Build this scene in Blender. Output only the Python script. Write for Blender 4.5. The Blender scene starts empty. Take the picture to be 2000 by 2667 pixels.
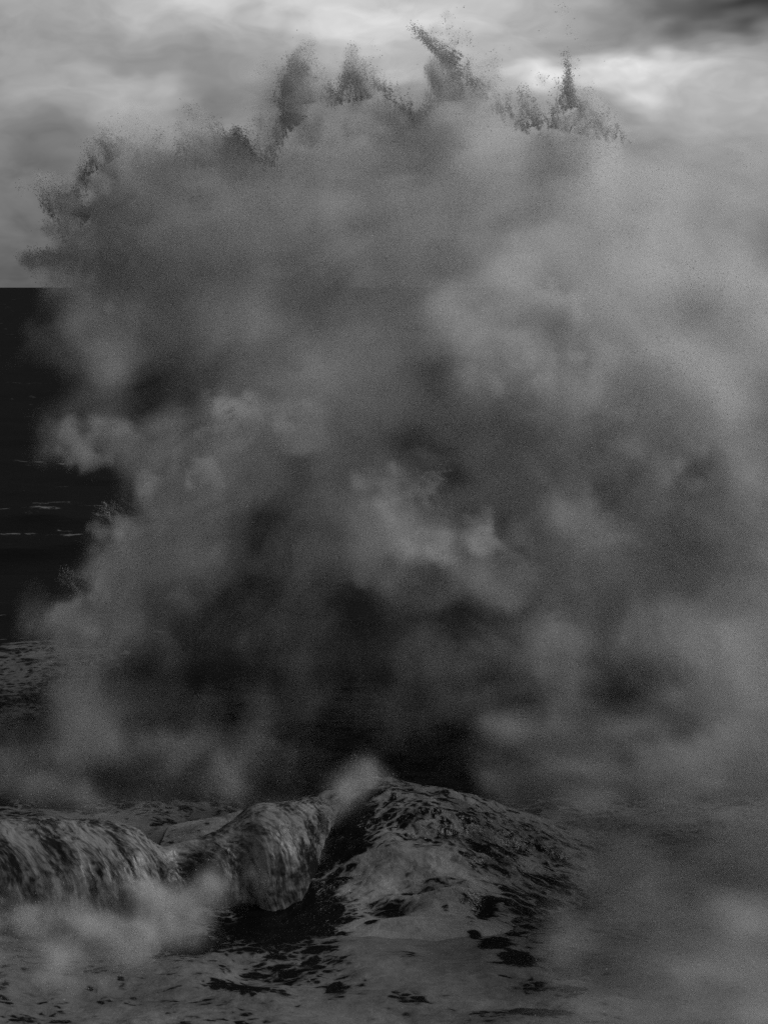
import bpy, math, time
import numpy as np
from mathutils import Vector

T0 = time.time()
rng = np.random.default_rng(7)
scene = bpy.context.scene
COL = scene.collection
R = math.radians

# ------------------------------------------------------------------ camera
CAM_H = 12.0                      # a cliff-top stand above the surf
FOC = 4000.0                      # focal length in pixels of the 2000 x 2667 photograph
PITCH = math.atan(588.5 / FOC)    # the horizon lies 588.5 px above the middle
cam_data = bpy.data.cameras.new('camera')
cam = bpy.data.objects.new('camera', cam_data)
COL.objects.link(cam)
cam.location = (0, 0, CAM_H)
cam.rotation_euler = (math.pi / 2 - PITCH, 0, 0)
cam_data.sensor_fit = 'VERTICAL'
cam_data.sensor_height = 36.0
cam_data.lens = 36.0 * FOC / 2667.0
cam_data.clip_start = 0.5
cam_data.clip_end = 30000
scene.camera = cam

def direction(px, py):
    x, y = (px - 1000.0) / FOC, -(py - 1333.5) / FOC
    cp, sp = math.cos(PITCH), math.sin(PITCH)
    return np.array([x, cp + y * sp, -sp + y * cp])

def at(px, py, depth):
    """point seen at a pixel, at a given distance along the ground"""
    d = direction(px, py)
    return np.array([0, 0, CAM_H]) + d * (depth / d[1])

def on_water(px, py, z=0.0):
    d = direction(px, py)
    return np.array([0, 0, CAM_H]) + d * ((z - CAM_H) / d[2])

# ------------------------------------------------------------------ light
SUN_EL, SUN_AZ = R(39), R(88)     # azimuth measured from +Y (out to sea) towards +X
SUN_DIR = Vector((math.sin(SUN_AZ) * math.cos(SUN_EL), math.cos(SUN_AZ) * math.cos(SUN_EL), math.sin(SUN_EL)))
sun_data = bpy.data.lights.new('sun', 'SUN')
sun_data.energy = 2.5
sun_data.angle = R(40)
sun_data.color = (1, 1, 1)
sun = bpy.data.objects.new('sun', sun_data)
COL.objects.link(sun)
sun.rotation_euler = (-SUN_DIR).to_track_quat('-Z', 'Y').to_euler()

scene.view_settings.view_transform = 'Standard'
scene.view_settings.look = 'None'
scene.view_settings.gamma = 1.0
scene.view_settings.exposure = 0.35
scene.view_settings.use_curve_mapping = False

class NT:
    """small helper to write node trees as expressions"""
    def __init__(self, tree):
        self.t = tree
    def new(self, kind, **kw):
        n = self.t.nodes.new(kind)
        for k, v in kw.items():
            setattr(n, k, v)
        return n
    def put(self, sock, v):
        if isinstance(v, bpy.types.NodeSocket):
            self.t.links.new(v, sock)
        elif v is not None:
            sock.default_value = v
    def math(self, op, a, b=None, c=None, clamp=False):
        n = self.new('ShaderNodeMath', operation=op, use_clamp=clamp)
        for s, v in zip(n.inputs, (a, b, c)):
            self.put(s, v)
        return n.outputs[0]
    def add(self, a, b): return self.math('ADD', a, b)
    def sub(self, a, b): return self.math('SUBTRACT', a, b)
    def mul(self, a, b): return self.math('MULTIPLY', a, b)
    def step(self, x, lo, hi, a=0.0, b=1.0):
        n = self.new('ShaderNodeMapRange', interpolation_type='SMOOTHSTEP')
        self.put(n.inputs[0], x)
        for i, v in zip((1, 2, 3, 4), (lo, hi, a, b)):
            self.put(n.inputs[i], v)
        return n.outputs[0]
    def vmath(self, op, a, b=None, out=0, scale=None):
        n = self.new('ShaderNodeVectorMath', operation=op)
        self.put(n.inputs[0], a)
        if b is not None: self.put(n.inputs[1], b)
        if scale is not None: self.put(n.inputs['Scale'], scale)
        return n.outputs[out]
    def noise(self, vec, scale, detail=4.0, rough=0.55, dist=0.0, out=0):
        n = self.new('ShaderNodeTexNoise')
        self.put(n.inputs['Vector'], vec)
        self.put(n.inputs['Scale'], scale); self.put(n.inputs['Detail'], detail)
        self.put(n.inputs['Roughness'], rough); self.put(n.inputs['Distortion'], dist)
        return n.outputs[out]
    def mix(self, f, a, b):
        return self.add(a, self.mul(f, self.sub(b, a)))
    def attr(self, name, out='Fac'):
        n = self.new('ShaderNodeAttribute', attribute_name=name)
        return n.outputs[out]

# ------------------------------------------------------------------ sky: a storm deck with a bright opening low over the sea
world = bpy.data.worlds.new('World')
scene.world = world
world.use_nodes = True
wt = world.node_tree
wt.nodes.clear()
w = NT(wt)
sky = w.new('ShaderNodeTexSky', sky_type='NISHITA', sun_disc=False)
sky.sun_elevation = SUN_EL
sky.sun_rotation = SUN_AZ
grey = w.new('ShaderNodeRGBToBW')
wt.links.new(sky.outputs[0], grey.inputs[0])
vec = w.new('ShaderNodeTexCoord').outputs['Generated']
sep = w.new('ShaderNodeSeparateXYZ')
wt.links.new(vec, sep.inputs[0])
elev = sep.outputs[2]
# cloud coordinates: wide flat bands low down, opening out overhead
flat = w.new('ShaderNodeCombineXYZ')
w.put(flat.inputs[0], sep.outputs[0]); w.put(flat.inputs[1], sep.outputs[1]); w.put(flat.inputs[2], w.mul(elev, 2.2))
warp = w.vmath('SCALE', w.vmath('SUBTRACT', w.noise(flat.outputs[0], 9.0, 3.0, 0.6, out=1), (0.5, 0.5, 0.5)), scale=0.13)
cvec = w.vmath('ADD', flat.outputs[0], warp)
big = w.noise(cvec, 5.0, 1.0, 0.5)
fine = w.noise(cvec, 15.0, 4.0, 0.55)
wdir = w.vmath('ADD', vec, w.vmath('SCALE', warp, scale=0.75))

def sky_patch(px, py, rx, ry, gain):
    """one cloud bank: an elliptical, ragged patch round a direction"""
    d = direction(px, py); d = d / np.linalg.norm(d)
    dv = w.vmath('SUBTRACT', wdir, tuple(d))
    dv = w.vmath('MULTIPLY', dv, (FOC / rx, FOC / rx, FOC / ry))
    q = w.vmath('DOT_PRODUCT', dv, dv, out=1)
    g = w.math('EXPONENT', w.mul(q, -1.0))
    return w.mul(g, gain)

# tone along elevation: grey at the horizon, bright opening, dark deck above
ramp = w.new('ShaderNodeFloatCurve')
cm = ramp.mapping
pts = [(0.0, 0.125), (0.012, 0.14), (0.05, 0.185), (0.095, 0.24), (0.135, 0.33), (0.175, 0.36), (0.24, 0.30), (0.36, 0.15), (0.55, 0.075), (1.0, 0.06)]
c = cm.curves[0]
c.points[0].location = pts[0]; c.points[1].location = pts[-1]
for p in pts[1:-1]:
    c.points.new(*p)
cm.update()
w.put(ramp.inputs['Value'], w.math('MAXIMUM', elev, 0.0))
tone = ramp.outputs[0]
tex = w.add(w.mul(w.sub(big, 0.5), 1.1), w.mul(w.sub(fine, 0.5), 1.1))
tone = w.mul(tone, w.add(1.0, tex))
for a in [
    (620, 10, 300, 60, 0.20), (1050, 60, 260, 90, 0.18), (1420, 215, 170, 45, 0.26), (1690, 190, 240, 50, 0.30), (1880, 330, 240, 120, 0.08),
    (1080, 200, 150, 60, 0.14), (300, 270, 210, 60, 0.09), (120, 90, 330, 110, -0.07),
    (480, 190, 260, 80, -0.10), (90, 370, 200, 110, -0.08), (800, 240, 160, 60, -0.06), (2040, -40, 230, 110, -0.36), (1800, 20, 200, 70, -0.10), (1650, 60, 140, 80, -0.08), (1250, 130, 160, 60, -0.07)]:
    tone = w.add(tone, w.mul(sky_patch(*a), w.add(0.35, w.mul(fine, 1.3))))
tone = w.math('MAXIMUM', tone, 0.04)
# the clear-sky luminance behind the deck, brought to a mean of about one
base = w.math('POWER', w.mul(grey.outputs[0], 0.12), 0.25)
bg = w.new('ShaderNodeBackground')
w.put(bg.inputs['Color'], w.mul(tone, base))
bg.inputs['Strength'].default_value = 1.1
wo = w.new('ShaderNodeOutputWorld')
wt.links.new(bg.outputs[0], wo.inputs['Surface'])
world.cycles.sampling_method = 'MANUAL'
world.cycles.sample_map_resolution = 256

# ------------------------------------------------------------------ render settings
scene.render.engine = 'CYCLES'
cy = scene.cycles
cy.max_bounces = 8
cy.diffuse_bounces = 2
cy.glossy_bounces = 2
cy.transmission_bounces = 2
cy.transparent_max_bounces = 4
cy.volume_bounces = 7
cy.volume_step_rate = 3.0
cy.volume_max_steps = 256
cy.use_adaptive_sampling = True
cy.adaptive_threshold = 0.02
cy.use_denoising = False
cy.sample_clamp_indirect = 4.0

# ------------------------------------------------------------------ noise in numpy
def smooth(x, lo, hi):
    t = np.clip((x - lo) / (hi - lo), 0, 1)
    return t * t * (3 - 2 * t)

def spectral(shape, vox, longest, shortest, slope, seed, stretch=(1, 1, 1)):
    """isotropic fractal noise on a grid, zero mean, unit deviation"""
    g = np.random.default_rng(seed)
    fx = np.fft.fftfreq(shape[0], vox)[:, None, None] * stretch[0]
    fy = np.fft.fftfreq(shape[1], vox)[None, :, None] * stretch[1]
    fz = np.fft.rfftfreq(shape[2], vox)[None, None, :] * stretch[2]
    k = np.sqrt(fx * fx + fy * fy + fz * fz).astype(np.float32)
    amp = np.where((k > 1 / longest) & (k < 1 / shortest), np.maximum(k, 1e-6) ** (-slope), 0).astype(np.float32)
    ph = g.random(k.shape, dtype=np.float32) * 2 * np.pi
    spec = amp * np.exp(1j * ph)
    n = np.fft.irfftn(spec, s=shape).astype(np.float32)
    n -= n.mean()
    n /= n.std() + 1e-9
    return n

_H = np.random.default_rng(99).random(65536).astype(np.float32)
def vnoise(p):
    i = np.floor(p).astype(np.int64); f = p - i
    f = f * f * f * (f * (f * 6 - 15) + 10)
    out = np.zeros(len(p), np.float32)
    for dx in (0, 1):
        for dy in (0, 1):
            for dz in (0, 1):
                h = ((i[:, 0] + dx) * 73856093 ^ (i[:, 1] + dy) * 19349663 ^ (i[:, 2] + dz) * 83492791) & 65535
                wt_ = (f[:, 0] if dx else 1 - f[:, 0]) * (f[:, 1] if dy else 1 - f[:, 1]) * (f[:, 2] if dz else 1 - f[:, 2])
                out += _H[h] * wt_
    return out - 0.5

def fbm(p, octaves=5, gain=0.5, lac=2.03):
    a, s, out = 1.0, 1.0, 0
    for o in range(octaves):
        out = out + a * vnoise(p * s + 17.3 * o)
        a *= gain; s *= lac
    return out

# ------------------------------------------------------------------ mesh helpers
def grid_mesh(name, verts, nu, nv, mat, attrs=None, parent=None):
    """nu x nv vertices, row-major in u"""
    me = bpy.data.meshes.new(name)
    me.vertices.add(nu * nv)
    me.vertices.foreach_set('co', verts.astype(np.float32).ravel())
    idx = np.arange(nu * nv).reshape(nu, nv)
    quads = np.stack([idx[:-1, :-1], idx[1:, :-1], idx[1:, 1:], idx[:-1, 1:]], -1).reshape(-1, 4)
    n = len(quads)
    me.loops.add(n * 4); me.polygons.add(n)
    me.loops.foreach_set('vertex_index', quads.ravel().astype(np.int32))
    me.polygons.foreach_set('loop_start', np.arange(0, n * 4, 4, dtype=np.int32))
    me.polygons.foreach_set('use_smooth', np.ones(n, bool))
    me.update(calc_edges=True)
    for k, v in (attrs or {}).items():
        if v.ndim == 1:
            me.attributes.new(k, 'FLOAT', 'POINT').data.foreach_set('value', v.astype(np.float32))
        else:
            me.attributes.new(k, 'FLOAT_VECTOR', 'POINT').data.foreach_set('vector', v.astype(np.float32).ravel())
    me.materials.append(mat)
    o = bpy.data.objects.new(name, me)
    COL.objects.link(o)
    o.parent = parent
    return o

def tag(o, label=None, category=None, group=None, kind=None):
    if label: o['label'] = label
    if category: o['category'] = category
    if group: o['group'] = group
    if kind: o['kind'] = kind
    return o

# ------------------------------------------------------------------ materials
def water_material(name, foam_tone=0.115, bump=0.025, soft=0.45, cell=1.0):
    """black storm water under a net of foam; 'foam' sets how much, 'flow' how it is drawn out"""
    m = bpy.data.materials.new(name); m.use_nodes = True
    t = m.node_tree; t.nodes.clear(); n = NT(t)
    flow = n.attr('flow', 'Vector')
    cover = n.attr('foam')
    pos = n.new('ShaderNodeNewGeometry').outputs['Position']
    wv = n.vmath('SUBTRACT', n.noise(flow, 1.1, 4.0, 0.68, out=1), (0.5, 0.5, 0.5))
    fv = n.vmath('ADD', flow, n.vmath('SCALE', wv, scale=0.75))
    def lace(scale):
        v = n.new('ShaderNodeTexVoronoi', feature='DISTANCE_TO_EDGE')
        n.put(v.inputs['Vector'], fv); n.put(v.inputs['Scale'], scale)
        return n.sub(1.0, n.mul(v.outputs['Distance'], 4.0))
    l1, l2 = lace(2.3 * cell), lace(5.6 * cell)
    cloud = n.noise(fv, 0.9, 4.0, 0.6)
    fine = n.noise(fv, 6.0, 4.0, 0.68)
    # foam signal: strands between open cells that close up as the cover grows
    sig = n.add(n.add(n.mul(l1, 0.46), n.mul(l2, 0.44)), n.add(n.mul(n.sub(cloud, 0.5), 1.1), n.mul(n.sub(fine, 0.5), 0.45)))
    sig = n.add(sig, n.mul(n.sub(cover, 0.5), 2.2))
    foam = n.step(sig, 0.05, 0.05 + soft)
    thick = n.step(sig, 0.2, 1.3)
    col = n.mix(thick, foam_tone * 0.70, foam_tone)
    col = n.mul(col, n.add(0.10, n.add(n.mul(fine, 0.65), n.mul(cloud, 1.15))))
    fcol = n.mix(foam, 0.004, col)
    comb = n.new('ShaderNodeCombineColor')
    for i in range(3): n.put(comb.inputs[i], fcol)
    df = n.new('ShaderNodeBsdfDiffuse'); t.links.new(comb.outputs[0], df.inputs['Color'])
    gl = n.new('ShaderNodeBsdfGlossy'); gl.inputs['Roughness'].default_value = 0.25
    bs = n.new('ShaderNodeMixShader')
    n.put(bs.inputs[0], n.mix(foam, 0.03, 0.01))
    t.links.new(df.outputs[0], bs.inputs[1]); t.links.new(gl.outputs[0], bs.inputs[2])
    rip = n.noise(pos, 3.0, 3.0, 0.65)
    bp = n.new('ShaderNodeBump')
    bp.inputs['Distance'].default_value = bump
    bp.inputs['Strength'].default_value = 1.0
    n.put(bp.inputs['Height'], n.add(n.mul(fine, 1.3), n.mul(rip, 1.2)))
    t.links.new(bp.outputs[0], df.inputs['Normal']); t.links.new(bp.outputs[0], gl.inputs['Normal'])
    out = n.new('ShaderNodeOutputMaterial')
    t.links.new(bs.outputs[0], out.inputs['Surface'])
    return m

def mist_material(name, albedo, aniso, density=1.0):
    m = bpy.data.materials.new(name); m.use_nodes = True
    t = m.node_tree; t.nodes.clear(); n = NT(t)
    v = n.new('ShaderNodeVolumePrincipled')
    v.inputs['Color'].default_value = (albedo, albedo, albedo, 1)
    v.inputs['Density'].default_value = density
    v.inputs['Anisotropy'].default_value = aniso
    out = n.new('ShaderNodeOutputMaterial')
    t.links.new(v.outputs[0], out.inputs['Volume'])
    return m

def drop_material(name, tone):
    m = bpy.data.materials.new(name); m.use_nodes = True
    t = m.node_tree; t.nodes.clear(); n = NT(t)
    d = n.new('ShaderNodeBsdfDiffuse'); d.inputs['Color'].default_value = (tone, tone, tone, 1)
    tr = n.new('ShaderNodeBsdfTranslucent'); tr.inputs['Color'].default_value = (tone, tone, tone, 1)
    mx = n.new('ShaderNodeMixShader'); mx.inputs[0].default_value = 0.55
    t.links.new(d.outputs[0], mx.inputs[1]); t.links.new(tr.outputs[0], mx.inputs[2])
    out = n.new('ShaderNodeOutputMaterial'); t.links.new(mx.outputs[0], out.inputs['Surface'])
    return m

M_SEA = water_material('sea_water')
M_WAVE = water_material('wave_water', 0.20, 0.03, 0.5, 0.8)
def fall_material(name, tone):
    """foam-white water pouring in fine strands; 'flow' runs across and down the fall"""
    m = bpy.data.materials.new(name); m.use_nodes = True
    t = m.node_tree; t.nodes.clear(); n = NT(t)
    flow = n.attr('flow', 'Vector'); cover = n.attr('foam')
    wv = n.vmath('SUBTRACT', n.noise(flow, 0.8, 3.0, 0.6, out=1), (0.5, 0.5, 0.5))
    fv = n.vmath('ADD', flow, n.vmath('SCALE', wv, scale=0.5))
    broad = n.noise(n.vmath('MULTIPLY', fv, (1.6, 0.45, 1.0)), 1.0, 4.0, 0.6)
    thread = n.noise(n.vmath('MULTIPLY', fv, (7.0, 1.1, 1.0)), 1.0, 4.0, 0.62)
    grain = n.noise(n.vmath('MULTIPLY', fv, (9.0, 6.0, 1.0)), 1.0, 3.0, 0.6)
    sig = n.add(n.mul(n.sub(broad, 0.5), 1.5), n.add(n.mul(n.sub(thread, 0.5), 1.5), n.mul(n.sub(grain, 0.5), 1.3)))
    sig = n.add(sig, n.sub(cover, 0.5))
    v = n.mix(n.step(sig, -0.30, 0.45), 0.010, tone)
    comb = n.new('ShaderNodeCombineColor')
    for i in range(3): n.put(comb.inputs[i], v)
    df = n.new('ShaderNodeBsdfDiffuse'); t.links.new(comb.outputs[0], df.inputs['Color'])
    gl = n.new('ShaderNodeBsdfGlossy'); gl.inputs['Roughness'].default_value = 0.35
    mx = n.new('ShaderNodeMixShader'); mx.inputs[0].default_value = 0.03
    bp = n.new('ShaderNodeBump'); bp.inputs['Distance'].default_value = 0.03
    n.put(bp.inputs['Height'], thread)
    t.links.new(bp.outputs[0], df.inputs['Normal']); t.links.new(bp.outputs[0], gl.inputs['Normal'])
    t.links.new(df.outputs[0], mx.inputs[1]); t.links.new(gl.outputs[0], mx.inputs[2])
    out = n.new('ShaderNodeOutputMaterial'); t.links.new(mx.outputs[0], out.inputs['Surface'])
    return m
M_FALL = fall_material('falling_water', 0.17)
M_MIST = mist_material('spray_mist', 0.86, 0.2, 2.5)
M_DROP = drop_material('spray_drops', 0.62)

# ------------------------------------------------------------------ sea
DC = at(1130, 2330, 29.3)          # foot of the hump of water in the middle
def swell(x, y):
    """storm chop: a sum of trains that fades in with distance from the surf"""
    g = np.random.default_rng(3)
    h = np.zeros_like(x); 
    for k in range(46):
        L = 1.6 * 1.10 ** k * (0.9 + 0.2 * g.random())
        if L > 70: break
        a = math.pi * 1.5 + g.normal() * 0.55
        kx, ky = math.cos(a) * 2 * math.pi / L, math.sin(a) * 2 * math.pi / L
        ph = kx * x + ky * y + g.random() * 6.28
        A = 0.0036 * L * (1.2 if L < 9 else 10.8 / L)
        fade = np.clip(L / (0.012 * y + 0.01), 0, 1)        # short waves end where they could not be seen
        s = np.sin(ph)
        h += A * fade * (s + 0.35 * s * s - 0.17)
    return h

def ell(x, y, cx, cy, rx, ry, rot=0.0):
    c, s = math.cos(rot), math.sin(rot)
    dx, dy = x - cx, y - cy
    return np.sqrt(((c * dx + s * dy) / rx) ** 2 + ((-s * dx + c * dy) / ry) ** 2)

def hump_xy(px, py):
    """where a pixel meets the sloping front of the hump"""
    return on_water(px, py, 1.35 * min(max((2560 - py) / 520.0, 0), 1))[:2]

def water_xy(px, py):
    p = on_water(px, py); return p[0], p[1]

def foam_flow(x, y, z):
    """the foam is drawn out along the shore and bends round the hump"""
    dx, dy = x - DC[0], y - DC[1]
    k = np.exp(-(dx / 3.2) ** 2 - (dy / 4.0) ** 2)
    return np.stack([x * 0.66 + 0.08 * dy * dx * k, (y + 0.26 * dx * dx * k) * 1.15, z * 0.6], 1)

def surf_foam(x, y):
    """how much foam lies on the water, 0..1"""
    p = np.stack([x, y, 0 * x], 1)
    n1 = fbm(p * np.array([0.22, 0.35, 1]), 4)
    n2 = fbm(p * np.array([0.05, 0.16, 1]) + 40, 4)
    near = smooth(y, 37, 33)
    n3 = fbm(p * np.array([0.07, 0.55, 1]) + 80, 4, 0.55)
    far = -0.12 + 0.30 * n2 + 0.42 * smooth(np.abs(n3 - 0.06 + 0.30 * n1), 0.10, 0.0) * smooth(n2, -0.15, 0.2) * (0.35 + 0.65 * smooth(x / y, -0.10, -0.17))
    c = far * (1 - near) + near * (0.60 + 0.30 * n1)
    # the churned patch out beyond the left of the burst
    cx, cy = water_xy(20, 1790)
    c += 0.62 * smooth(ell(x, y, cx, cy, 4, 7), 1.3, 0.3)
    cx, cy = water_xy(40, 1450)
    c += 0.22 * smooth(ell(x, y, cx, cy, 8, 7), 1.3, 0.3)
    # dark water left of the dome and the pools in the foam sheet
    for px, py, rx, ry, a in [(700, 2370, 0.9, 0.7, .50), (640, 2460, 1.1, 0.9, .28), (820, 2420, 0.9, 1.1, .32), (770, 2520, 1.2, 1.0, .34), (860, 2270, .8, 1.2, .42),
                              (1290, 2470, .38, .42, .72), (1345, 2520, .38, .48, .70), (1235, 2440, .17, .17, .65), (1340, 2440, .2, .1, .6),
                              (1480, 2520, .45, .8, .50), (1390, 2585, .35, .25, .42), (1370, 2650, .9, .28, .42), (1080, 2510, .3, .3, .3), (1060, 2610, .45, .25, .35), (1160, 2400, .12, .12, .4),
                              (1250, 2600, .35, .2, .33), (600, 2580, .5, .3, .45), (660, 2600, .5, .25, .45), (490, 2480, .6, .5, .4), (1480, 2600, .4, .3, .4), (880, 2590, .25, .35, .42)]:
        cx, cy = water_xy(px, py)
        c -= a * smooth(ell(x, y, cx, cy, rx, ry), 1.25, 0.35)
    for px, py, rx, ry, a in [(1080, 2050, 1.6, .7, .10), (1100, 2120, 1.9, .9, -.16), (880, 2160, .7, 1.0, -.28), (790, 2280, .8, 1.0, -.27), (700, 2350, .8, .8, -.27), (1100, 2225, 1.5, .5, .16), (1110, 2265, .45, .14, -.45), (1020, 2305, .45, .18, -.50), (1050, 2355, .75, .14, .35),
                              (970, 2350, .16, .10, -.8), (1180, 2285, .8, .10, .30), (1255, 2310, .26, .30, -.50), (1350, 2310, .75, .7, -.20), (1290, 2200, .7, .6, -.16), (1180, 2350, .7, .5, .15), (1440, 2200, .6, 1.2, -.14)]:
        cx, cy = hump_xy(px, py)
        c += a * np.exp(-ell(x, y, cx, cy, rx, ry) ** 2)
    for px, py, rx, ry, a in [(1100, 2480, 1.6, 2.2, .20), (880, 2640, 1.0, .8, .16), (250, 2600, 3, 1.2, .15), (1700, 2600, 2, 1.5, .1)]:
        cx, cy = water_xy(px, py)
        c += a * smooth(ell(x, y, cx, cy, rx, ry), 1.2, 0.2)
    return c

rows = [17.0]
while rows[-1] < 42: rows.append(rows[-1] + 0.06)
step = 0.06
while rows[-1] < 12000:
    step = min(step * 1.02, rows[-1] * 0.011) if rows[-1] < 3000 else rows[-1] * 0.05
    rows.append(rows[-1] + step)
rows = np.array(rows)
ncol = 440
u = np.linspace(-1, 1, ncol)
half = 0.33 * rows + 4.0 + np.maximum(rows - 200, 0) * 0.6
X = (u[None, :] * half[:, None]).ravel()
Y = np.repeat(rows, ncol)
amp = 0.35 + 0.65 * smooth(Y, 34, 60)
Z = swell(X, Y) * amp
pn = np.stack([X, Y, 0 * X], 1)
near = Y < 45
Z[near] += 0.16 * fbm(pn[near] * np.array([0.9, 1.1, 1]), 5)
foam = surf_foam(X, Y)
# foam on the backs of the crests further out
foam += np.where(Y > 42, 0.15 * smooth(Z, 0.25, 0.6), 0)
fl = foam_flow(X, Y, Z)
fs = np.clip(40 / np.maximum(Y, 40), 0.02, 1)[:, None]
sea = grid_mesh('sea', np.stack([X, Y, Z], 1), len(rows), ncol, M_SEA, {'foam': foam, 'flow': fl * (0.55 + 0.45 * fs)})
tag(sea, kind='structure')
sea['label'] = 'black storm sea streaked with foam reaching out to the horizon'
print('sea', len(X), time.time() - T0)

# ------------------------------------------------------------------ the dome of lifted water in the middle
def lift(x, y):
    """height of the hump over the sea"""
    lx, ly = x - DC[0], y - DC[1]
    hx = np.where(lx > 0, np.exp(-(np.abs(lx) / 2.5) ** 2.2), np.exp(-(np.abs(lx) / 4.4) ** 2.4))
    hy = np.where(ly < 3.0, 0.5 + 0.5 * np.cos(np.pi * np.clip((3.0 - ly) / 6.6, 0, 1)), 0.5 + 0.5 * np.cos(np.pi * np.clip((ly - 3.0) / 2.2, 0, 1)))
    return 1.3 * hx * hy
def hump():
    nu, nv = 380, 380
    A, B = np.meshgrid(np.linspace(-5.8, 4.8, nu), np.linspace(-3.8, 5.6, nv), indexing='ij')
    x = A.ravel(); y = B.ravel(); X, Y = x + DC[0], y + DC[1]
    h = lift(X, Y)
    p = np.stack([X, Y, 0 * x], 1)
    lump = fbm(p * np.array([0.5, 0.9, 1]), 5, 0.45)
    chop = fbm(p * np.array([1.3, 2.4, 1]) + 5, 5, 0.55)
    k = smooth(h, 0.05, 0.6)
    z = h + k * (0.34 * lump + 0.14 * chop) - 0.10
    for px, py, rx, ry, a in [(1020, 2305, .5, .22, -.22), (1050, 2352, .75, .16, .16), (1180, 2290, .8, .16, .16), (1110, 2265, .45, .14, -.16), (1255, 2310, .25, .3, -.15), (1050, 2200, 1.6, .3, .12), (1130, 2110, 1.5, .35, .15)]:
        c = hump_xy(px, py)
        z = z + a * np.exp(-ell(X, Y, c[0], c[1], rx, ry) ** 2)
    edge = smooth(h, 0.03, 0.15)
    zz = z * edge - 0.4 * (1 - edge)
    o = grid_mesh('swelling_wave', np.stack([X, Y, zz], 1), nu, nv, M_WAVE, {'foam': surf_foam(X, Y), 'flow': foam_flow(X, Y, z)})
    tag(o, 'low swelling wave of black water laced with white foam below the spray burst', 'wave')
    return o
hump()

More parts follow.
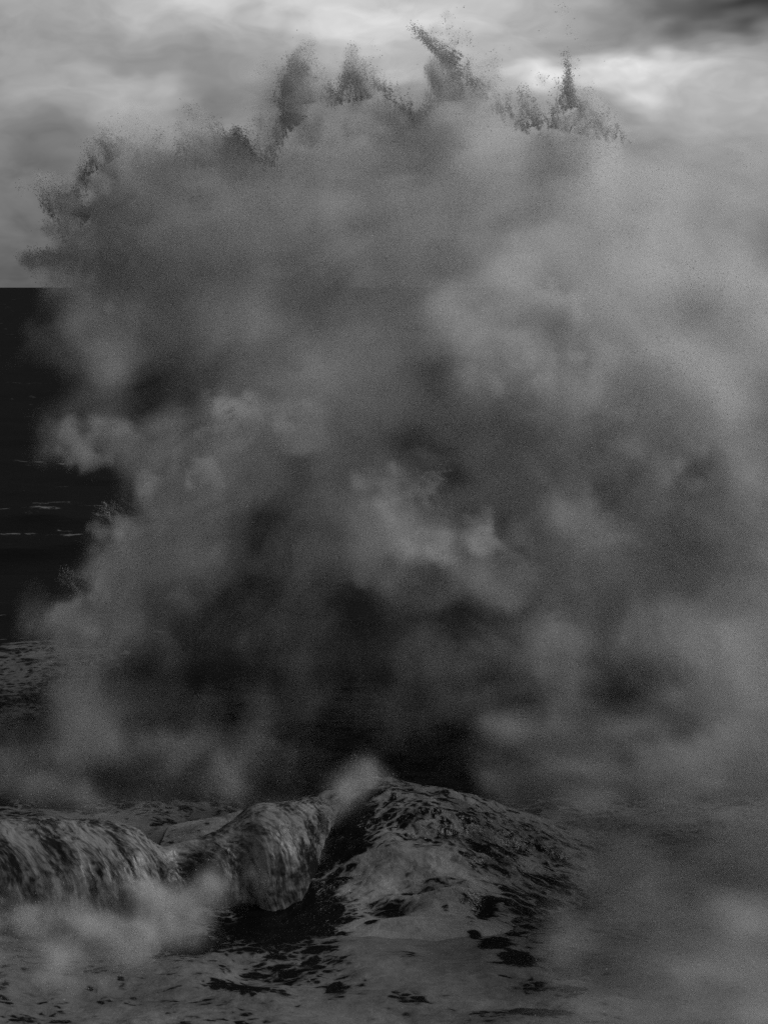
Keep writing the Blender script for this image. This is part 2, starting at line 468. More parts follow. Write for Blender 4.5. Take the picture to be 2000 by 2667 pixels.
# ------------------------------------------------------------------ the roller breaking on the left
def roller():
    # crest line through the photograph: pixel x, pixel y, distance, height of fall
    ctl = np.array([
        # px,   py,  depth, fall, forward
        [-700, 2170, 28.6, 2.0, 1.0], [-420, 2160, 28.6, 2.0, 1.1], [-150, 2148, 28.5, 2.1, 1.2], [60, 2138, 28.4, 2.1, 1.3], [230, 2140, 28.4, 2.1, 1.35], [350, 2160, 28.5, 2.0, 1.25],
        [425, 2210, 28.8, 1.8, 0.7], [480, 2203, 29.0, 1.7, 0.65], [560, 2178, 29.0, 1.7, 0.85], [615, 2148, 29.1, 1.8, 0.75], [670, 2108, 29.2, 1.9, 1.1], [730, 2096, 29.4, 1.9, 1.15],
        [780, 2094, 29.7, 1.8, 0.95], [820, 2085, 30.3, 1.3, 0.5], [870, 2085, 31.2, 1.0, 0.25], [940, 2100, 32.0, 0.8, 0.15], [1060, 2140, 32.6, 0.8, 0.1]], float)
    n = 680
    s = np.linspace(0, len(ctl) - 1, n)
    i = np.clip(s.astype(int), 0, len(ctl) - 2); f = (s - i)[:, None]
    e = np.pad(ctl, ((1, 1), (0, 0)), 'edge')
    p0, p1, p2, p3 = e[i], e[i + 1], e[i + 2], e[i + 3]
    c = 0.5 * (2 * p1 + (p2 - p0) * f + (2 * p0 - 5 * p1 + 4 * p2 - p3) * f ** 2 + (3 * p1 - p0 - 3 * p2 + p3) * f ** 3)
    crest = np.stack([at(*r[:3]) for r in c])
    fall, fwd = c[:, 3], c[:, 4]
    m = 220
    t = np.linspace(0, 1, m)
    # profile in (forward, up), crest at the origin: back slope, shoulder, falling face, undercut
    key = np.array([[0.0, -3.2, -1.2], [0.16, -1.6, -0.55], [0.30, -0.55, -0.10], [0.40, 0.0, 0.0], [0.50, 0.45, -0.13], [0.60, 0.78, -0.40],
                    [0.72, 0.96, -0.80], [0.86, 1.0, -1.20], [0.91, 0.92, -1.30], [0.95, 0.6, -1.15], [1.0, 0.2, -1.3]])
    pf = np.interp(t, key[:, 0], key[:, 1]); pu = np.interp(t, key[:, 0], key[:, 2])
    ker = np.hanning(25); ker /= ker.sum()
    pf = np.convolve(np.pad(pf, 12, 'edge'), ker, 'valid'); pu = np.convolve(np.pad(pu, 12, 'edge'), ker, 'valid')
    pf = pf[None, :] * np.where(pf[None, :] > 0, fwd[:, None], 1.0)
    pu = pu[None, :] * np.where(t[None, :] > 0.4, fall[:, None] * 0.95, 1.3)
    fx, fy = 0.32, -0.95                                # the roller falls towards the shore, a little to the right
    x = crest[:, 0:1] + pf * fx; y = crest[:, 1:2] + pf * fy; z = crest[:, 2:3] + pu
    dist = np.concatenate([[0], np.cumsum(np.linalg.norm(np.diff(crest, axis=0), axis=1))])
    S = np.repeat(dist, m); T = np.tile(t, n)
    P = np.stack([x.ravel(), y.ravel(), z.ravel()], 1)
    arc = np.tile(np.concatenate([[0], np.cumsum(np.hypot(np.diff(np.interp(t, key[:, 0], key[:, 1])), np.diff(np.interp(t, key[:, 0], key[:, 2]))))]), n) * 1.8
    # falling strands: sheared so that they fan outwards, lumps on the shoulder
    q = np.stack([(S - 0.22 * arc) * 4.0, arc * 0.7, 0 * S], 1)
    strand = fbm(q, 5, 0.6)
    lump = fbm(np.stack([S * 1.0, arc * 0.8, 5 + 0 * S], 1), 5)
    fine = fbm(np.stack([S * 6.0, arc * 2.5, 9 + 0 * S], 1), 4, 0.6)
    face = smooth(T, 0.34, 0.6)
    du = np.gradient(P.reshape(n, m, 3), axis=0); dv = np.gradient(P.reshape(n, m, 3), axis=1)
    nrm = np.cross(du, dv).reshape(-1, 3); nrm /= np.linalg.norm(nrm, axis=1, keepdims=True) + 1e-9
    if nrm[(n // 2) * m + int(m * .7), 1] > 0: nrm = -nrm
    disp = 0.10 * lump + face * (0.045 * strand + 0.015 * fine) + (1 - face) * 0.02 * fine
    P = P + nrm * disp[:, None]
    cov = 0.46 + 0.35 * lump + face * (0.35 * strand) + 0.26 * np.exp(-((T - 0.42) / 0.09) ** 2) - 0.12 * smooth(T, 0.55, 0.8)
    cov = np.where(T > 0.90, cov - 0.8 * smooth(T, 0.9, 0.95), cov)  # undercut blackened: the shade of the hollow is put into the foam cover
    flow = np.stack([S - 0.10 * arc * face, arc, lump * 0.3], 1)
    o = grid_mesh('breaking_wave', P, n, m, M_FALL, {'foam': cov, 'flow': flow})
    tag(o, 'long breaking wave with foam pouring down its steep face beside the hump', 'wave')
    return o
roller()
print('waves', time.time() - T0)

# ------------------------------------------------------------------ spray: fog volumes computed on grids, with drops flung through them
def volume_from_grid(name, rho, lo, hi, mat):
    """a mesh that carries one density value per voxel; its node tree turns them into a fog volume"""
    nx, ny, nz = rho.shape
    me = bpy.data.meshes.new(name)
    me.vertices.add(nx * ny * nz)
    me.attributes.new('rho', 'FLOAT', 'POINT').data.foreach_set('value', rho.astype(np.float32).ravel())
    me.materials.append(mat)
    o = bpy.data.objects.new(name, me)
    COL.objects.link(o)
    g = bpy.data.node_groups.new(name + '_fog', 'GeometryNodeTree')
    g.interface.new_socket('Geometry', in_out='INPUT', socket_type='NodeSocketGeometry')
    g.interface.new_socket('Geometry', in_out='OUTPUT', socket_type='NodeSocketGeometry')
    N = g.nodes.new; L = g.links.new
    gi = N('NodeGroupInput'); go = N('NodeGroupOutput')
    pos = N('GeometryNodeInputPosition')
    sub = N('ShaderNodeVectorMath'); sub.operation = 'SUBTRACT'; sub.inputs[1].default_value = lo
    L(pos.outputs[0], sub.inputs[0])
    ml = N('ShaderNodeVectorMath'); ml.operation = 'MULTIPLY'
    ml.inputs[1].default_value = [(k - 1) / (b - a) for k, a, b in zip((nx, ny, nz), lo, hi)]
    L(sub.outputs[0], ml.inputs[0])
    sx = N('ShaderNodeSeparateXYZ'); L(ml.outputs[0], sx.inputs[0])
    ints = []
    for k in range(3):
        fi = N('FunctionNodeFloatToInt'); fi.rounding_mode = 'ROUND'
        L(sx.outputs[k], fi.inputs[0]); ints.append(fi.outputs[0])
    def imath(op, a, b):
        n = N('FunctionNodeIntegerMath'); n.operation = op
        for s, v in zip(n.inputs, (a, b)):
            if isinstance(v, int): s.default_value = v
            else: L(v, s)
        return n.outputs[0]
    idx = imath('ADD', imath('MULTIPLY', imath('ADD', imath('MULTIPLY', ints[0], ny), ints[1]), nz), ints[2])
    na = N('GeometryNodeInputNamedAttribute'); na.data_type = 'FLOAT'; na.inputs[0].default_value = 'rho'
    si = N('GeometryNodeSampleIndex'); si.data_type = 'FLOAT'; si.domain = 'POINT'; si.clamp = True
    L(gi.outputs[0], si.inputs['Geometry'])
    L(na.outputs[0], si.inputs['Value']); L(idx, si.inputs['Index'])
    vc = N('GeometryNodeVolumeCube')
    L(si.outputs[0], vc.inputs['Density'])
    vc.inputs['Min'].default_value = lo; vc.inputs['Max'].default_value = hi
    vc.inputs['Resolution X'].default_value = nx; vc.inputs['Resolution Y'].default_value = ny; vc.inputs['Resolution Z'].default_value = nz
    sm = N('GeometryNodeSetMaterial'); sm.inputs['Material'].default_value = mat
    L(vc.outputs[0], sm.inputs['Geometry']); L(sm.outputs[0], go.inputs[0])
    md = o.modifiers.new('fog', 'NODES'); md.node_group = g
    return o

OCT_V = np.array([[1, 0, 0], [-1, 0, 0], [0, 1, 0], [0, -1, 0], [0, 0, 1], [0, 0, -1]], np.float32)
OCT_F = np.array([[0, 2, 4], [2, 1, 4], [1, 3, 4], [3, 0, 4], [2, 0, 5], [1, 2, 5], [3, 1, 5], [0, 3, 5]], np.int32)
TET_V = np.array([[1, 1, 1], [1, -1, -1], [-1, 1, -1], [-1, -1, 1]], np.float32) * 0.8
TET_F = np.array([[0, 1, 2], [0, 3, 1], [0, 2, 3], [1, 3, 2]], np.int32)
def drops_mesh(name, pts, rad, mat, parent=None, solid='tet'):
    V, F = (OCT_V, OCT_F) if solid == 'oct' else (TET_V, TET_F)
    n = len(pts)
    ax = rng.normal(size=(n, 4)); ax /= np.linalg.norm(ax, axis=1, keepdims=True)
    a, b, c, d = ax.T
    rot = np.stack([np.stack([1 - 2 * (c * c + d * d), 2 * (b * c - a * d), 2 * (b * d + a * c)], 1),
                    np.stack([2 * (b * c + a * d), 1 - 2 * (b * b + d * d), 2 * (c * d - a * b)], 1),
                    np.stack([2 * (b * d - a * c), 2 * (c * d + a * b), 1 - 2 * (b * b + c * c)], 1)], 1)
    lv = V[None] * (0.7 + 0.6 * rng.random((n, len(V), 1)))
    co = np.einsum('nij,nkj->nki', rot, lv) * rad[:, None, None] + pts[:, None, :]
    me = bpy.data.meshes.new(name)
    nv, nf = len(V), len(F)
    me.vertices.add(n * nv); me.vertices.foreach_set('co', co.astype(np.float32).ravel())
    tri = (F[None] + (np.arange(n) * nv)[:, None, None]).reshape(-1, 3)
    me.loops.add(len(tri) * 3); me.polygons.add(len(tri))
    me.loops.foreach_set('vertex_index', tri.ravel().astype(np.int32))
    me.polygons.foreach_set('loop_start', np.arange(0, len(tri) * 3, 3, dtype=np.int32))
    me.update(calc_edges=True)
    me.materials.append(mat)
    o = bpy.data.objects.new(name, me); COL.objects.link(o); o.parent = parent
    return o

def spray(name, layers, lo, hi, vox, mat, seed, cuts=(), floor=None, drops=0, rad=(0.012, 0.03), reach=0.25, warp=0.5):
    """layers: dicts with billows (px, py, depth, rx, ry, rdepth(m), density), edge and rough (m), long (m).
    Every billow has its own place, size and thickness; fractal noise tears their edges. cuts are gaps torn in them."""
    lo = np.array(lo, float); hi = np.array(hi, float)
    shape = tuple(int(round(k)) for k in (hi - lo) / vox)
    ax = [np.linspace(a, b, n, dtype=np.float32) for a, b, n in zip(lo, hi, shape)]
    def region(c, r, pad):
        sl = []
        for k in range(3):
            i0 = np.searchsorted(ax[k], c[k] - r[k] - pad); i1 = np.searchsorted(ax[k], c[k] + r[k] + pad)
            sl.append(slice(max(i0, 0), max(i1, 0)))
        return tuple(sl)
    def dist(c, r, sl, wf=1.0):
        gx = ((ax[0][sl[0]] - c[0])[:, None, None] + wf * wob[0][sl]) / r[0]; gy = ((ax[1][sl[1]] - c[1])[None, :, None] + wf * wob[1][sl]) / r[1]; gz = ((ax[2][sl[2]] - c[2])[None, None, :] + wf * wob[2][sl]) / r[2]
        return (1 - np.sqrt(gx * gx + gy * gy + gz * gz)) * min(r)
    wob = [spectral(shape, vox, 7.0, 0.9, 2.4, seed + 100 + k) * np.float32(warp) for k in range(3)]   # bends the billows out of round
    total = np.zeros(shape, np.float32); chance = np.zeros(shape, np.float32)
    for li, lay in enumerate(layers):
        if lay.get('soft'):                         # drifting mist without an outline
            G = np.zeros(shape, np.float32)
            for px, py, d, rx, ry, rd, den in lay['billows']:
                c = at(px, py, d); r = np.array([rx * d / FOC, rd, ry * d / FOC])
                sl = region(c, r * 2.5, 2.5 * warp)
                if any(q.stop <= q.start for q in sl): continue
                q = 1 - dist(c, r, sl, lay.get('warp', 1.0)) / min(r)
                G[sl] += den * np.exp(-q * q)
            n = spectral(shape, vox, lay['long'], vox * 2.2, lay.get('slope', 2.35), seed + li, lay.get('stretch', (1, 1, 1)))
            for px, py, d, rx, ry, rd, den in cuts:
                c = at(px, py, d); r = np.array([rx * d / FOC, rd, ry * d / FOC])
                sl = region(c, r * 2.5, 2.5 * warp)
                if any(q.stop <= q.start for q in sl): continue
                q = 1 - dist(c, r, sl) / min(r)
                G[sl] *= 1 - min(den, 1) * np.exp(-q * q)
            if 'fan' in lay:                        # the water was flung outwards from where the wave struck
                o3, gain = lay['fan']
                table = spectral((256, 64, 64), 1.0, 40.0, 3.0, 1.6, seed + 77, (1, 1, 0.25))
                vx = (ax[0] - o3[0])[:, None, None]; vy = (ax[1] - o3[1])[None, :, None]; vz = (ax[2] - o3[2])[None, None, :]
                ia = (np.arctan2(vx + 0 * vz, vz + 4.0 + 0 * vx) * 60).astype(np.int16) % 256
                ib = (vy * 3.0 + 0.8 * wob[0]).astype(np.int16) % 64
                ic = (np.sqrt(vx * vx + vz * vz) * 4.0 + 4 * wob[1]).astype(np.int16) % 64
                n = n + gain * table[np.broadcast_to(ia, shape), ib, ic]
            f = np.clip(G * np.exp(lay['mottle'] * n) - lay['cut'], 0, None)
            total += f
            chance += lay.get('drops', 1.0) * f * np.clip(f * 4, 0, 1) * np.clip(n + 0.8, 0.05, 2.5)
            del G, n, f
            continue
        edge, rough = lay['edge'], lay['rough']
        pad = 2.5 * rough + 2 * warp + 0.6
        F = np.full(shape, -pad, np.float32)       # signed depth inside the billows, metres
        W = np.full(shape, 1e-4, np.float32); D = np.zeros(shape, np.float32)
        for px, py, d, rx, ry, rd, den in lay['billows']:
            c = at(px, py, d); r = np.array([rx * d / FOC, rd, ry * d / FOC])
            sl = region(c, r, pad)
            if any(q.stop <= q.start for q in sl): continue
            q = dist(c, r, sl, lay.get('warp', 1.0))
            F[sl] = np.maximum(F[sl], q)
            wq = np.clip(q + pad, 0, None) ** 3
            W[sl] += wq; D[sl] += wq * den
        D /= W; del W
        n = spectral(shape, vox, lay['long'], vox * 2.2, lay.get('slope', 2.35), seed + li, lay.get('stretch', (1, 1, 1)))
        f = F + rough * n
        for px, py, d, rx, ry, rd, den in cuts:
            c = at(px, py, d); r = np.array([rx * d / FOC, rd, ry * d / FOC])
            sl = region(c, r, 1.0)
            if any(q.stop <= q.start for q in sl): continue
            f[sl] -= den * smooth(dist(c, r, sl) + 0.25 * n[sl], -0.4, 0.9)
        total += D * smooth(f, 0.0, edge) * (1.0 + lay.get('mottle', 0.35) * np.clip(n, -1.6, 1.6))
        chance += lay.get('drops', 1.0) * D * smooth(f, -reach, edge * 0.7) * np.clip(n + 0.8, 0.05, 2.5)
        del F, D, f, n
    if floor is not None:
        k = smooth(ax[2], floor - 0.3, floor + 0.3).astype(np.float32)[None, None, :]
        total *= k; chance *= k
    for k in range(3):                              # no face of the grid shows
        e = np.minimum(ax[k] - lo[k], hi[k] - ax[k]); wv = smooth(e, 0.0, 0.6).astype(np.float32)
        wv = wv.reshape([-1 if j == k else 1 for j in range(3)])
        total *= wv; chance *= wv
    total = np.clip(total, 0, None)
    o = volume_from_grid(name, total, tuple(lo), tuple(hi), mat)
    if drops:
        cs = np.cumsum(np.clip(chance, 0, None).ravel(), dtype=np.float64); cs /= cs[-1]
        ii = np.clip(np.searchsorted(cs, rng.random(drops)), 0, len(cs) - 1)
        ix, iy, iz = np.unravel_index(ii, shape)
        pts = np.stack([ax[0][ix], ax[1][iy], ax[2][iz]], 1) + (rng.random((drops, 3)) - 0.5) * vox * 1.2
        rr = rad[0] + (rad[1] - rad[0]) * rng.random(drops) ** 2.5
        drops_mesh('drops', pts, rr, M_DROP, o)
    print(name, shape, 'mean', float(total.mean()), time.time() - T0)
    return o

# the burst itself: px, py, distance, half width px, half height px, half depth m, density
CRISP = [
    (320, 490, 42.8, 105, 125, 1.0, 1.5), (295, 640, 42.8, 85, 170, 1.0, 1.3), (225, 560, 42.6, 60, 36, .6, 2.0), (180, 530, 42.6, 45, 26, .45, 2.2), (145, 502, 42.6, 34, 18, .35, 2.2), (205, 675, 42.6, 70, 36, .7, 1.6), (130, 665, 42.6, 50, 26, .4, 1.6), (95, 668, 42.5, 26, 18, .3, 1.2), (260, 420, 42.5, 40, 40, .5, 1.8),
    (560, 395, 43, 75, 65, .9, 1.6), (510, 410, 43, 36, 60, .6, 1.6), (610, 350, 43, 24, 24, .4, 1.2), (790, 260, 43, 55, 120, .8, 1.8), (755, 330, 43, 30, 50, .5, 1.8), (775, 180, 43, 30, 50, .4, 1.6), (750, 210, 43, 16, 30, .3, 1.6), (935, 230, 43, 36, 80, .6, 1.5), (920, 175, 43, 20, 30, .3, 1.3),
    (1175, 270, 43, 42, 140, .7, 1.2), (1168, 170, 43, 22, 50, .3, .7), (1240, 270, 43, 50, 90, .6, 1.2),
    (1475, 215, 43, 18, 80, .3, 1.0), (1500, 290, 43, 36, 70, .5, 1.0), (1365, 260, 43, 20, 50, .3, .8), (1400, 350, 43, 90, 36, .5, .9), (1510, 360, 43, 70, 40, .6, 1.0), (1040, 320, 43, 120, 40, .6, 1.0),
    # torn edges of the nearer billows
    (620, 1070, 40.2, 90, 60, .7, 1.6), (730, 1090, 40.2, 100, 60, .8, 1.2), (510, 1200, 39.8, 90, 70, .8, 1.6), (420, 1290, 39.6, 80, 70, .7, 1.5), (330, 1390, 39.4, 70, 80, .7, 1.5), (310, 1490, 39.3, 60, 60, .6, 1.2), (230, 1620, 38.8, 90, 55, .7, 1.1),
    (1000, 1290, 38.6, 80, 50, .7, 1.3), (1085, 1280, 38.6, 55, 50, .6, 1.6), (1110, 1455, 38.0, 110, 65, .9, 2.0), (1210, 1400, 38.0, 70, 50, .6, 1.7), (1030, 1490, 38.2, 80, 40, .6, 1.2), (230, 1140, 40.8, 60, 70, .6, .9), (300, 1110, 40.8, 70, 40, .5, .8),
    (1320, 900, 40.0, 90, 140, .9, 1.1), (1310, 1050, 40.0, 80, 120, .8, 1.0), (1430, 830, 40.2, 120, 90, 1.0, .9), (1500, 1010, 39.6, 170, 150, 1.2, .8), (1650, 1180, 39.4, 160, 130, 1.1, .7), (1480, 1330, 39.0, 110, 100, .9, .7),
]
SOFT = [
    # the wall of spray above the horizon
    (420, 620, 43, 120, 170, 1.5, .35), (650, 640, 43.5, 200, 170, 1.8, .35), (950, 560, 43.5, 220, 170, 1.8, .35), (1250, 600, 43.5, 220, 180, 1.8, .33), (1550, 680, 43.5, 200, 180, 1.8, .28), (1800, 800, 43, 160, 220, 1.8, .22), (1850, 560, 43.5, 150, 110, 1.6, .08),
    (325, 500, 43, 70, 105, 1.2, .9), (310, 660, 43, 65, 130, 1.2, .7), (560, 420, 43.2, 55, 45, .8, .5), (320, 800, 43, 70, 130, 1.2, .3), (800, 400, 43.5, 110, 110, 1.2, .25), (1180, 300, 43.2, 60, 110, .8, .5), (800, 290, 43.2, 60, 100, .8, .5), (940, 290, 43.2, 45, 80, .7, .4), (1490, 300, 43.2, 50, 70, .7, .25), (1170, 400, 43.5, 130, 120, 1.2, .25), (1450, 450, 43.5, 140, 90, 1.2, .2), (580, 460, 43.5, 90, 70, 1.1, .25), (1000, 380, 43.5, 100, 80, 1.1, .2),
    # left flank
    (450, 880, 43, 160, 130, 1.5, .2), (300, 950, 42, 80, 90, 1.2, .14), (700, 900, 43, 200, 150, 1.6, .28), (900, 1000, 42, 180, 140, 1.6, .25), (1130, 950, 42.5, 150, 150, 1.5, .22), (130, 890, 42, 60, 70, .8, .13), (270, 1020, 41.8, 70, 80, 1.0, .22), (250, 880, 42, 60, 90, 1.0, .2), (480, 750, 45, 200, 80, 1.2, .35), (800, 750, 45, 200, 80, 1.2, .35), (1080, 750, 45, 160, 80, 1.2, .3), (1550, 750, 45, 200, 80, 1.2, .3),
    (270, 1140, 41, 60, 80, 1.0, .25), (370, 1190, 41, 90, 80, 1.0, .22),
    # nearer billows
    (680, 1130, 40, 150, 110, 1.4, .45), (500, 1270, 40, 130, 100, 1.2, .45), (390, 1420, 39.7, 100, 110, 1.2, .4), (450, 1530, 39.5, 120, 90, 1.1, .3), (270, 1690, 39, 110, 90, 1.2, .32), (190, 1830, 38.5, 110, 110, 1.2, .2),
    (880, 1270, 39.5, 140, 100, 1.2, .4), (1060, 1330, 39, 100, 90, 1.1, .45), (1120, 1460, 38.5, 95, 60, 1.0, .65), (950, 1440, 39, 140, 80, 1.1, .28), (1240, 1430, 38.5, 80, 70, .9, .4),
    # the pale mass on the right
    (1500, 960, 40.5, 230, 200, 2.0, .65), (1350, 900, 40.5, 110, 150, 1.5, .55), (1700, 950, 41.5, 200, 220, 1.8, .42), (1700, 1250, 40.5, 230, 190, 1.8, .4), (1430, 1250, 40, 140, 140, 1.4, .3), (1920, 1150, 41, 170, 260, 1.7, .35),
    (1480, 1480, 39.5, 170, 150, 1.4, .32), (1750, 1500, 39.5, 220, 160, 1.5, .32), (1950, 1500, 39.5, 150, 220, 1.4, .28), (1500, 1700, 38.5, 170, 120, 1.3, .15), (1350, 1680, 38.5, 80, 120, 1.0, .08), (1740, 1740, 38.5, 200, 130, 1.4, .2), (1930, 1760, 38, 150, 150, 1.3, .25),
    # unseen spray added beyond the right edge to shade the falling curtain
    (2250, 1100, 41, 220, 350, 2.0, .35), (2250, 1650, 39, 220, 250, 1.8, .3), (2500, 1300, 40, 200, 350, 1.8, .3),
    # thin mist in the hollow
    (620, 1400, 40, 130, 110, 1.2, .10), (350, 1760, 39, 150, 80, 1.0, .07), (600, 1600, 39.5, 230, 110, 1.4, .06), (950, 1700, 40.5, 250, 160, 1.6, .06), (1150, 1850, 39.5, 200, 150, 1.4, .06), (850, 1850, 40, 250, 120, 1.4, .05), (200, 1950, 38, 200, 120, 1.2, .06), (600, 1850, 38.5, 250, 120, 1.2, .03), (460, 1960, 37.3, 70, 90, .8, .12), (640, 1980, 37.3, 70, 110, .8, .12),
]
CUTS = [(1285, 790, 42.5, 50, 45, 5, .9), (1120, 1130, 41, 70, 150, 2.5, .5), (390, 990, 42, 110, 60, 2.5, .4), (640, 1400, 39.5, 120, 90, 2, .3)]
burst = spray('spray_burst', [dict(billows=CRISP, edge=.7, rough=.24, long=1.5, warp=.35, mottle=.3, drops=1.0), dict(billows=SOFT, soft=True, long=4.5, mottle=.5, cut=.025, warp=1.0, fan=(at(1150, 2050, 41.0), .55))],
              (-13.5, 35.5, 0.0), (16.5, 47.5, 20.5), 0.115, M_MIST, 11, cuts=CUTS, drops=250000, rad=(0.006, 0.017), floor=0.2, warp=.4, reach=.1)
tag(burst, 'towering grey burst of spray exploding above the sea and the breaking waves', 'spray', kind='stuff')

# fingers of drops thrown up along the ragged top of the burst
OUTLINE = [(95, 665), (135, 650), (200, 640), (120, 490), (190, 540), (225, 430), (260, 370), (330, 360), (400, 410), (470, 390), (510, 345), (620, 340), (700, 410), (740, 320), (745, 210), (775, 145), (840, 180), (880, 240), (925, 160),
           (1000, 210), (1080, 300), (1150, 230), (1160, 130), (1210, 160), (1290, 250), (1370, 300), (1450, 300), (1480, 200), (1530, 280), (1620, 340)]
JETS = [  # from px, to px, half width px, drops
    (1185, 170, 1070, 66, 13, 3500), (1180, 260, 1165, 120, 26, 6000), (1485, 280, 1472, 128, 11, 2200), (1390, 330, 1350, 225, 22, 1800), (790, 270, 768, 135, 30, 6000), (770, 330, 735, 290, 22, 2500), (760, 240, 735, 200, 16, 2000),
    (940, 260, 918, 150, 24, 3500), (560, 420, 520, 330, 30, 3500), (610, 400, 620, 330, 26, 2500), (230, 570, 122, 484, 16, 4500), (200, 690, 75, 655, 18, 4000), (290, 420, 250, 355, 40, 3500), (1510, 350, 1530, 270, 50, 2500),
    (330, 1360, 255, 1290, 30, 2500), (230, 1540, 160, 1490, 20, 2200), (190, 1640, 140, 1600, 30, 2000), (620, 1080, 500, 1130, 40, 2500), (1120, 1290, 1060, 1240, 40, 2500)]
def fingers():
    P, Rr = [], []
    def strand(ax_, ay, bx, by, wd, count, d):
        m = max(3, int(count / 160))
        for k in range(m):
            c = max(8, int(count / m))
            off = rng.normal() * wd; end = rng.normal() * wd * 0.6; reach_ = 0.45 + 0.6 * rng.random()
            t = rng.random(c) ** 1.3 * reach_
            nx_, ny_ = -(by - ay), bx - ax_; L = math.hypot(nx_, ny_) + 1e-6
            o_ = off * (1 - t) + end * t + np.sin(t * 4 + rng.random() * 6) * wd * 0.15
            x = ax_ + (bx - ax_) * t + nx_ / L * o_ + rng.normal(size=c) * (1.5 + 3.5 * t)
            y = ay + (by - ay) * t + ny_ / L * o_ + rng.normal(size=c) * (1.5 + 3.5 * t)
            dd = d + rng.normal() * 0.5 + rng.normal(size=c) * 0.1
            P.extend(at(a, b, e) for a, b, e in zip(x, y, dd))
            Rr.append(0.004 + 0.011 * rng.random(c) ** 2.2)
    for ax_, ay, bx, by, wd, cnt in JETS:
        strand(ax_, ay, bx, by, wd, cnt * 1.7 if ay < 750 else cnt, 43.0 if ay < 750 else 40.0)
    for (x0, y0), (x1, y1) in zip(OUTLINE[:-1], OUTLINE[1:]):
        for k in range(int(math.hypot(x1 - x0, y1 - y0) / 9)):
            t = rng.random(); x, y = x0 + (x1 - x0) * t, y0 + (y1 - y0) * t
            a = rng.normal() * 0.5 - 0.35; L = 18 + 55 * rng.random() ** 2
            strand(x, y + 35, x + math.sin(a) * L, y + 15 - math.cos(a) * L, 11, 240, 43.0)
    drops_mesh('flung_drops', np.array(P), np.concatenate(Rr), M_DROP, burst)
fingers()

CURTAIN = [
    (1400, 1900, 34, 100, 160, .9, 0.070), (1520, 1960, 33.5, 130, 160, .9, 0.110), (1700, 2030, 33, 140, 180, 1.0, 0.160), (1890, 1960, 33, 150, 200, 1.1, 0.180), (1330, 2080, 34, 70, 110, .6, 0.060),
    (1470, 2150, 33, 80, 140, .8, 0.100), (1620, 2250, 32, 130, 130, .9, 0.150), (1800, 2260, 31.5, 140, 140, 1.0, 0.170), (1960, 2220, 31, 120, 180, 1.0, 0.160), (1480, 2300, 32, 70, 120, .6, 0.080),
    (1640, 2400, 30, 110, 120, .7, 0.204), (1780, 2420, 30, 130, 120, .8, 0.221), (1920, 2440, 29.5, 120, 120, .8, 0.187), (1540, 2470, 30, 80, 120, .6, 0.136), (1660, 2560, 28, 130, 90, .6, 0.153), (1820, 2570, 28, 120, 80, .6, 0.119), (1560, 2640, 26, 110, 70, .5, 0.085), (1960, 2580, 27, 120, 90, .6, 0.085),
    # unseen billows added off to the right, dense enough to shade foreground and curtain
    (2150, 2000, 31, 170, 260, 1.6, .4), (2400, 1800, 30.5, 180, 260, 1.6, .5), (2250, 1500, 31, 180, 220, 1.6, .3), (2150, 2350, 28, 110, 180, 1.2, .25), (2350, 1980, 27, 130, 260, 1.4, .6), (2330, 2250, 26, 110, 220, 1.2, .6), (2480, 1700, 27.5, 130, 260, 1.4, .6), (2350, 2450, 24.5, 110, 160, 1.0, .5),
]
def clear_of_sea(b, z=0.8):
    # a billow is no farther than where its middle hangs this high over the water
    d = direction(b[0], b[1])
    return (b[0], b[1], min(b[2], (CAM_H - z) / -d[2] * d[1])) + tuple(b[3:])
CURTAIN = [clear_of_sea(b) for b in CURTAIN]
curtain = spray('falling_spray', [dict(billows=CURTAIN, soft=True, long=3.0, mottle=.5, cut=.012, stretch=(1, 1, .45))], (0.0, 20.5, 0.0), (13.0, 36.0, 9.4), 0.1, M_MIST, 23, drops=50000, rad=(0.004, 0.012), floor=0.1, warp=.3)
tag(curtain, 'ragged curtain of falling spray beside the foam-laced hump', 'spray', kind='stuff')

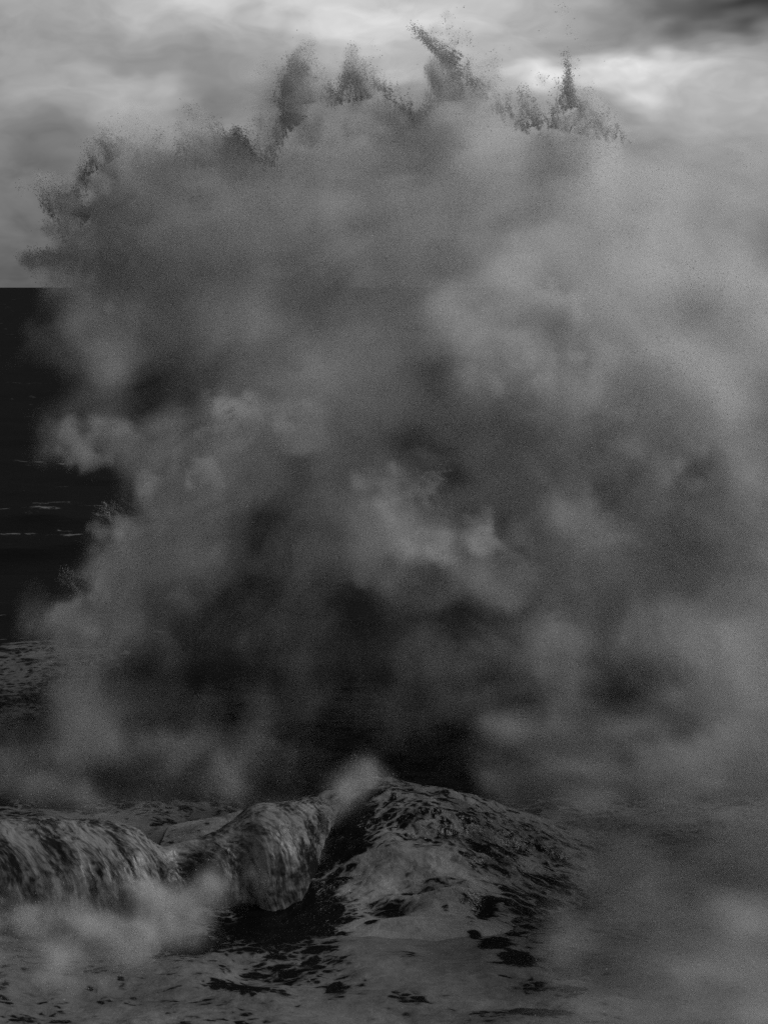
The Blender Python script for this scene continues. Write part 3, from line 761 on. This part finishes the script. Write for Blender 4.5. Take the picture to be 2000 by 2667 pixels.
FRONT = [
    (100, 2560, 25.4, 260, 110, .8, .12), (350, 2500, 26.0, 180, 90, .6, .12), (300, 2300, 27.6, 200, 60, .3, .08),
    (150, 2150, 28.1, 200, 28, .2, .10), (660, 2112, 28.9, 90, 26, .2, .10), (540, 2180, 28.7, 70, 22, .2, .08),
    (490, 2350, 27.2, 60, 60, .4, .6), (420, 2390, 27.0, 90, 60, .45, .6), (520, 2410, 26.9, 45, 60, .35, .6), (320, 2450, 26.7, 110, 60, .5, .5), (200, 2490, 26.5, 150, 70, .5, .45), (440, 2465, 26.5, 90, 45, .4, .6),
    (40, 2450, 26.7, 130, 90, .5, .3), (120, 2580, 25.6, 200, 80, .6, .25), (560, 2290, 27.4, 60, 60, .35, .25), (640, 2310, 27.6, 70, 50, .35, .10), (0, 2600, 25.4, 200, 90, .6, .25), (250, 2350, 27.0, 160, 70, .35, .12), (300, 2560, 25.6, 160, 60, .5, .25), (200, 2660, 24.6, 260, 60, .6, .14), (540, 2350, 27.0, 50, 70, .35, .5),
]
front = spray('wave_foot_spray', [dict(billows=FRONT, soft=True, long=1.3, mottle=.6, cut=.03)], (-8.6, 23.2, -0.1), (-1.4, 29.0, 3.0), 0.052, M_MIST, 37, drops=14000, rad=(0.003, 0.009), floor=0.0, warp=.14)
tag(front, 'low cloud of pale spray thrown up at the foot of the breaking wave', 'spray', kind='stuff')
LOW = [
    (-60, 1960, 36.2, 160, 130, 1.0, 0.042), (120, 1930, 36.2, 150, 110, 1.0, 0.037), (100, 2090, 33, 260, 60, 1.0, 0.027), (420, 2120, 32.5, 200, 50, .8, 0.032),
    (100, 2050, 34, 300, 110, 1.4, 0.015), (450, 2080, 34, 260, 110, 1.4, 0.025), (700, 2030, 34.5, 220, 110, 1.2, 0.022), (1000, 1980, 35, 260, 90, 1.2, 0.009), (250, 1960, 35.5, 250, 110, 1.2, 0.015), (-150, 2050, 34, 250, 90, 1.2, 0.025),
    (630, 1960, 35, 80, 130, 1.0, 0.057), (450, 1960, 35, 70, 110, 1.0, 0.057), (1250, 1960, 34.5, 150, 120, 1.0, 0.015), (850, 2065, 30.2, 45, 45, .35, .6), (815, 2120, 29.7, 40, 60, .3, .5), (900, 2040, 31.0, 60, 35, .35, .5), (830, 2190, 29.4, 40, 70, .25, .4), (800, 2260, 29.2, 35, 50, .25, .25), (620, 2110, 31.3, 100, 30, .3, .12), (150, 2120, 31.4, 200, 30, .3, .12),
]
low = spray('drifting_mist', [dict(billows=LOW, soft=True, long=2.6, mottle=.6, cut=.01)], (-11.5, 28.9, 0.0), (4.0, 37.5, 5.5), 0.11, M_MIST, 51, drops=9000, rad=(0.004, 0.010), floor=0.3, warp=.3)
tag(low, 'thin dark mist drifting low behind the breaking wave crest', 'mist', kind='stuff')
print('done', time.time() - T0)
